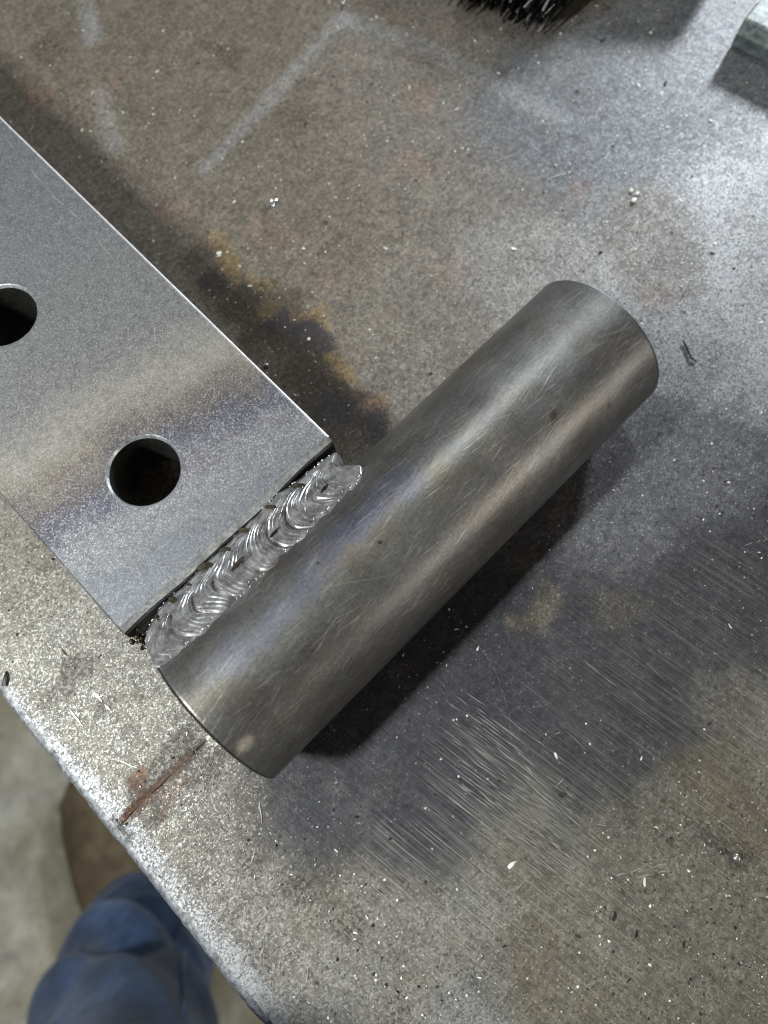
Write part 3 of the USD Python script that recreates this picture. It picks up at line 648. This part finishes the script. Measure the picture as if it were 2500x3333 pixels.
# crescent phase: the middle of each ripple lags towards the start
across = Tg - .56
lag = 1.05 * across ** 2 - .30 * (Tg - .5) + .30 * np.clip(.30 - Tg, 0, 1)
ph = xw - lag * 1.55
wn = meshkit.fbm(np.stack([xw * 1.5, Tg * 2.2, Tg * 0], -1).reshape(-1, 3), 3, 31).reshape(xw.shape)
wn3 = meshkit.fbm(np.stack([xw * 4.2, Tg * 3.0, Tg * 0 + 4], -1).reshape(-1, 3), 4, 33).reshape(xw.shape)
ph = ph + .20 * (wn - .5) + .03 * (wn3 - .5)
big = ((ph + .06 * np.sin(ph * 5.1)) / .37) % 1.0
fine = (ph / .070 + 2.0 * (wn - .5)) % 1.0
fine2 = (ph / .031 + 3.0 * wn) % 1.0
wide = np.sin(np.pi * np.clip(Tg, 0, 1)) ** .95
hgt = (.042 * (1 - big) * sstep(big, 0, .10) + .017 * np.sin(np.pi * fine) * (.3 + 1.4 * wn3) + .010 * np.abs(np.sin(np.pi * fine2)) + .035 * (wn - .5) + .006 * (wn3 - .5)) * wide
crater = np.exp(-(((Sg - .935) / .05) ** 2 + ((Tg - .50) / .24) ** 2))
hgt = hgt * (1 - .75 * np.exp(-(((Sg - .95) / .06) ** 2))) + .03 * np.exp(-(((Sg - .95) / .06) ** 2)) * wide - .06 * crater
nrm = np.array([.70, .71])
q = q + hgt[..., None] * nrm
xx = xw + (.10 * np.sin(np.pi * Tg) ** 2 * 0) - lag * .0
# ends: concave end of the crater (horns at both toes), rounded start
endcut = sstep(Sg, .82, 1.0) * (.20 * np.exp(-((Tg - .42) / .30) ** 2))
xx = xx - endcut - sstep(Sg, .86, 1.0) * .12 * sstep(Tg, .8, 1.0)
W = np.stack([xx, q[..., 0], q[..., 1]], -1)
# the end walls curl down to the root
def curl(row, dx, depth, n=7):
    out = []
    for i in range(1, n + 1):
        a = i / n; r = row.copy(); r[:, 0] += dx * math.sin(a * math.pi / 2); dn = depth * (1 - math.cos(a * math.pi / 2)) * np.sin(np.pi * np.clip(t, .02, .98)) ** .5
        r[:, 1] -= dn * .55; r[:, 2] -= dn
        out.append(r)
    return out
rows = [r for r in curl(W[0], -.02, .45)][::-1] + list(W) + curl(W[-1], .05, .40)
W2 = np.array(rows)
dm = np.clip(sstep(big, .86, .98) * .7 * sstep(wn, .42, .6) + .6 * sstep(-Tg, -.13, .0) + .15 * sstep(fine, .8, .95), 0, .95) * (1 - .8 * sstep(Sg, .86, .93))  # slag lines plus shade of ripple valleys and plate-side toe, painted into the colour
slag_shade = np.vstack([np.repeat(dm[:1], 7, 0) + .3, dm, np.repeat(dm[-1:], 7, 0) + .4]).clip(0, 1)
weld = obj("weld_bead", (W2.reshape(-1, 3), grid_faces(len(rows), nt)[:, ::-1]), "weld_metal", weldment, smooth=True, floats={"slag_shade": slag_shade.ravel()}, label="silver weld bead of stacked crescent ripples with a crater at its end")
WN = np.array([0, .70, .71])


def on_weld(sx, tx_):
    i = int(np.clip(sx, 0, 1) * (ns - 1)); k = int(np.clip(tx_, 0, 1) * (nt - 1)); return W[i, k]


for i, (sx, tx_, l, w_, a_) in enumerate(((.79, .26, .18, .035, 1.2), (.66, .22, .17, .035, 1.25), (.53, .18, .18, .03, 1.2), (.43, .20, .17, .04, 1.2), (.335, .16, .20, .065, 1.1), (.17, .22, .15, .04, 1.3), (.09, .24, .13, .03, 1.5), (.43, .62, .15, .028, -.2), (.60, .70, .12, .014, -.15), (.25, .20, .13, .02, 1.3), (.84, .70, .10, .012, -.2))):
    c0 = on_weld(sx, tx_)
    g = trimesh.creation.icosphere(3, 1.0); g.vertices *= (1 + .5 * (meshkit.fbm(g.vertices * 1.7 + i * 3, 3, 60 + i)[:, None] - .5))
    g.vertices *= np.array([l * .72, w_ * .95, .020])
    ex = np.array([1.0, 0, 0]); ey = np.cross(WN, ex)
    R = np.stack([math.cos(a_) * ex + math.sin(a_) * -ey, np.cross(WN, math.cos(a_) * ex + math.sin(a_) * -ey), WN], 1)
    g.vertices = g.vertices @ R.T + c0 + WN * .018
    obj("slag_patch", g, "slag", weld, smooth=True)
sp = []
for i in range(90):
    sx = rng.random(); e = rng.random() < .5
    c0 = on_weld(sx, rng.uniform(0, .06) if e else rng.uniform(.93, 1)) + WN * .005
    b = trimesh.creation.icosphere(1, rng.uniform(.006, .018)); b.apply_translation(c0); sp.append(b)
obj("fine_spatter", trimesh.util.concatenate(sp), "bead_metal", weld, smooth=True, kind="stuff")
# burnt drips where the bead starts at the corner of the flat bar
br = []
for i in range(34):
    b = trimesh.creation.icosphere(2, rng.uniform(.014, .036)); c0 = np.array([-3.42, 1.30, .95]) + rng.normal(0, 1, 3) * np.array([.05, .09, .10]); b.apply_translation(c0); br.append(b)
b = trimesh.creation.icosphere(2, .035); b.apply_translation([-3.52, 1.33, .97]); br.append(b)
obj("burnt_drips", trimesh.util.concatenate(br), "slag", weldment, smooth=True, label="black burnt drips at the start of the weld", kind="stuff")
# a few specks stuck on the tube near the weld
for i, (xp, ap, r) in enumerate(((-1.35, 78, .014), (-.72, 96, .020), (-2.2, 70, .012))):
    b = trimesh.creation.icosphere(2, r); b.apply_translation([xp, math.cos(math.radians(ap)), 1 + math.sin(math.radians(ap))]); obj("spatter_speck", b, "dark_grit", weldment, smooth=True)

# ---------------------------------------------------------------- wire brush, only its bristle tips in the picture
brush = thing("wire_brush", "wire brush with black steel bristles reaching in from the top", "brush")
LOWZ = .42
tipA, tipB, tipC = at(985, -25, LOWZ), at(1160, 30, LOWZ), at(1205, -15, LOWZ)
dirn0 = at(1120, -110, LOWZ + .22) - at(1040, 0, LOWZ); dirn0 = dirn0 / np.linalg.norm(dirn0)
bv, glint = [], []
for i in range(950):
    f_ = rng.random()
    tip = tipA + (tipB - tipA) * min(1, f_ / .85) if f_ < .85 else tipB + (tipC - tipB) * ((f_ - .85) / .15)
    tip = tip + np.array([rng.normal(0, .10), rng.normal(0, .10), rng.uniform(-.30, .25)])
    d_ = dirn0 + rng.normal(0, .10, 3); d_ /= np.linalg.norm(d_)
    tip = tip + d_ * rng.uniform(0, 1) ** 1.3 * 1.0
    L_ = 2.3; bend = rng.normal(0, .14, 3)
    pts = [tip + d_ * L_ * q_ + bend * (q_ - q_ * q_) for q_ in (0, .3, .65, 1)]
    for p_ in pts: p_[2] = max(p_[2], .03)
    (glint if i % 7 == 0 else bv).append(tube_mesh(pts, rng.uniform(.011, .020), 5))
obj("bristles", trimesh.util.concatenate(bv), "wire_steel", brush, smooth=True, kind="stuff")
obj("glint_bristles", trimesh.util.concatenate(glint), "bead_metal", brush, smooth=True, kind="stuff", label="bright bristles among the black ones, their glints put into the colour")  # glints on black wire, painted by giving some bristles bright metal
ax = tipC - tipA; ax[2] = 0; ax /= np.linalg.norm(ax)
mid = (tipA + tipC) / 2 + dirn0 * 2.75
bx = trimesh.creation.box(extents=(4.4, 1.2, .9)).subdivide().subdivide()
yv = dirn0 - ax * (dirn0 @ ax); yv /= np.linalg.norm(yv); zv = np.cross(ax, yv)
R = np.eye(4); R[:3, 0] = ax; R[:3, 1] = yv; R[:3, 2] = zv; R[:3, 3] = mid + ax * .5
bx.apply_transform(R)
obj("brush_block", bx, "brush_wood", brush)

# ---------------------------------------------------------------- galvanised block
blk = thing("zinc_block", "thick galvanised steel block cut by the upper right corner", "steel block")
cc = np.array([9.93, 2.24]); u_ = np.array([.15, -.989]); v_ = np.array([.989, .15])


def slab(z0, z1, inset, r, mt, name, label=None):
    n = 5; lev = [(z0, inset)] + [(z1 - r + r * math.sin(a), inset + r * (1 - math.cos(a))) for a in np.linspace(0, math.pi / 2, n)]
    V = []
    for zz, ins in lev:
        P4 = [cc + u_ * ins + v_ * ins, cc + u_ * (3.6 - ins) + v_ * ins, cc + u_ * (3.6 - ins) + v_ * (3.4 - ins), cc + u_ * ins + v_ * (3.4 - ins)]
        V += [[*q_, zz] for q_ in P4]
    F = []
    for k in range(len(lev) - 1):
        for i in range(4):
            j = (i + 1) % 4; F += [[k * 4 + i, k * 4 + j, (k + 1) * 4 + j], [k * 4 + i, (k + 1) * 4 + j, (k + 1) * 4 + i]]
    e = (len(lev) - 1) * 4; F += [[e, e + 1, e + 2], [e, e + 2, e + 3], [2, 1, 0], [3, 2, 0]]
    mm = trimesh.Trimesh(V, F, process=False)
    if mm.volume < 0: mm.invert()
    obj(name, mm, mt, blk, smooth=35, label=label)


slab(.02, .22, .0, .02, "zinc_dirty", "lower_plate", "stained grey lower layer of the block")
slab(.223, .50, .004, .05, "zinc", "upper_plate")

# ---------------------------------------------------------------- the person's leg beside the bench
person = thing("person", "person in blue jeans standing at the bench edge, one trouser leg in view", "person")
stations = [  # picture position, height (m below bench top), half width, half depth in metres
    ((283, 1990), -.745, .062, .054), ((286, 2006), -.72, .068, .060), ((294, 2050), -.67, .078, .072), ((285, 2130), -.60, .086, .084), ((274, 2220), -.53, .090, .094), ((246, 2400), -.43, .096, .104), ((190, 2750), -.30, .106, .114), ((20, 3300), -.12, .116, .122), ((-150, 4200), .05, .122, .126)]
cen = np.array([at(*q_, h_ / U) for q_, h_, _, _ in stations]); wd = np.array([[a_ * .9, b_] for _, _, a_, b_ in stations]) / U
sp_ = np.linspace(0, len(stations) - 1, 150); idx = np.arange(len(stations))
from scipy.interpolate import CubicSpline
cenS = CubicSpline(idx, cen)(sp_); wdS = CubicSpline(idx, wd)(sp_)
na = 140; an = np.linspace(0, 2 * np.pi, na, endpoint=False)
e1 = np.array([.71, -.70, 0]); e2 = np.array([.70, .71, 0])       # across the picture / towards the bench
V = cenS[:, None] + wdS[:, :1, None] * np.cos(an)[None, :, None] * e1 + wdS[:, 1:, None] * np.sin(an)[None, :, None] * e2
flat = V.reshape(-1, 3)
rad = (V - cenS[:, None]); rad = (rad / np.linalg.norm(rad, axis=2, keepdims=True)).reshape(-1, 3)
sG = np.repeat(sp_, na); aG = np.tile(an, len(sp_))
fold = np.zeros(len(flat))
for s0, a0, sl, wdt, amp in ((3.4, 2.0, -.5, .22, .50), (3.75, 1.5, -.45, .20, -.75), (4.1, 1.9, -.5, .26, .75), (2.9, 1.2, .5, .18, -.40), (2.5, 1.6, .4, .16, .35), (3.2, .8, .5, .20, .45), (1.9, 2.3, -.4, .15, .30), (1.6, 1.3, .3, .13, -.25), (1.1, 1.8, .25, .12, .22), (2.3, 2.7, .6, .18, -.35), (4.5, 1.2, .5, .22, -.6), (4.7, 2.3, -.5, .22, .6)):
    da = (aG - a0 + np.pi) % (2 * np.pi) - np.pi
    fold += amp * np.exp(-((sG - s0 - sl * da) / wdt) ** 2) * np.exp(-(da / 1.0) ** 2)
fold += (meshkit.fbm(flat * .22, 4, 41) - .5) * .9
fold += .0 * np.sin(aG * 23 + 3 * np.sin(aG * 5)) * np.exp(-(sG / .25) ** 2)
flat = flat + rad * (fold * 1.1 * (.2 + .8 * sstep(sG, .4, 1.6)))[:, None]
ii, kk = np.meshgrid(np.arange(len(sp_) - 1), np.arange(na), indexing="ij"); kq = (kk + 1) % na
F = np.stack([(ii * na + kk).ravel(), (ii * na + kq).ravel(), ((ii + 1) * na + kq).ravel(), ((ii + 1) * na + kk).ravel()], 1)
leg = trimesh.Trimesh(*[flat, np.vstack([F[:, [0, 1, 2]], F[:, [0, 2, 3]]])], process=False)
if leg.volume < 0: leg.invert()
obj("trousers", leg, "denim", person, smooth=True)
k_ = int(.16 * na)
seam_l = flat.reshape(len(sp_), na, 3)[6:100, k_] + rad.reshape(len(sp_), na, 3)[6:100, k_] * .03
obj("side_seam", tube_mesh(seam_l, .085, 6), "denim", person, smooth=True)
hem = tube_mesh(np.vstack([flat[4 * na:5 * na], flat[4 * na:4 * na + 1]]) + 0.0, .10, 6, caps=False)
obj("hem", hem, "denim", person, smooth=True)
def bp(u, v, h):
    return at(u, v, FLOOR_Z + h / .0254)


bpts = [bp(318, 2130, .075), bp(300, 2060, .082), bp(268, 1960, .075), bp(236, 1860, .062), bp(214, 1770, .050), bp(200, 1715, .042), bp(192, 1685, .036), bp(188, 1668, .030)]
boot = tube_mesh(bpts, [1.5, 1.95, 2.05, 2.12, 2.1, 1.8, 1.2, .35], 40)
boot = boot.subdivide(); boot.vertices[:, 2] = FLOOR_Z + .9 + (boot.vertices[:, 2] - FLOOR_Z - .9) * .8
boot.vertices += boot.vertex_normals * ((meshkit.fbm(boot.vertices * .8, 4, 77) - .5) * .35)[:, None]
obj("boot", boot, "boot_leather", person, smooth=True, label="brown suede boot")
sole = [[p_[0], p_[1], FLOOR_Z + .45] for p_ in bpts]
obj("boot_sole", tube_mesh(sole, [1.6, 2.05, 2.15, 2.24, 2.22, 1.95, 1.4, .5], 24), "dark_grit", person, smooth=True)
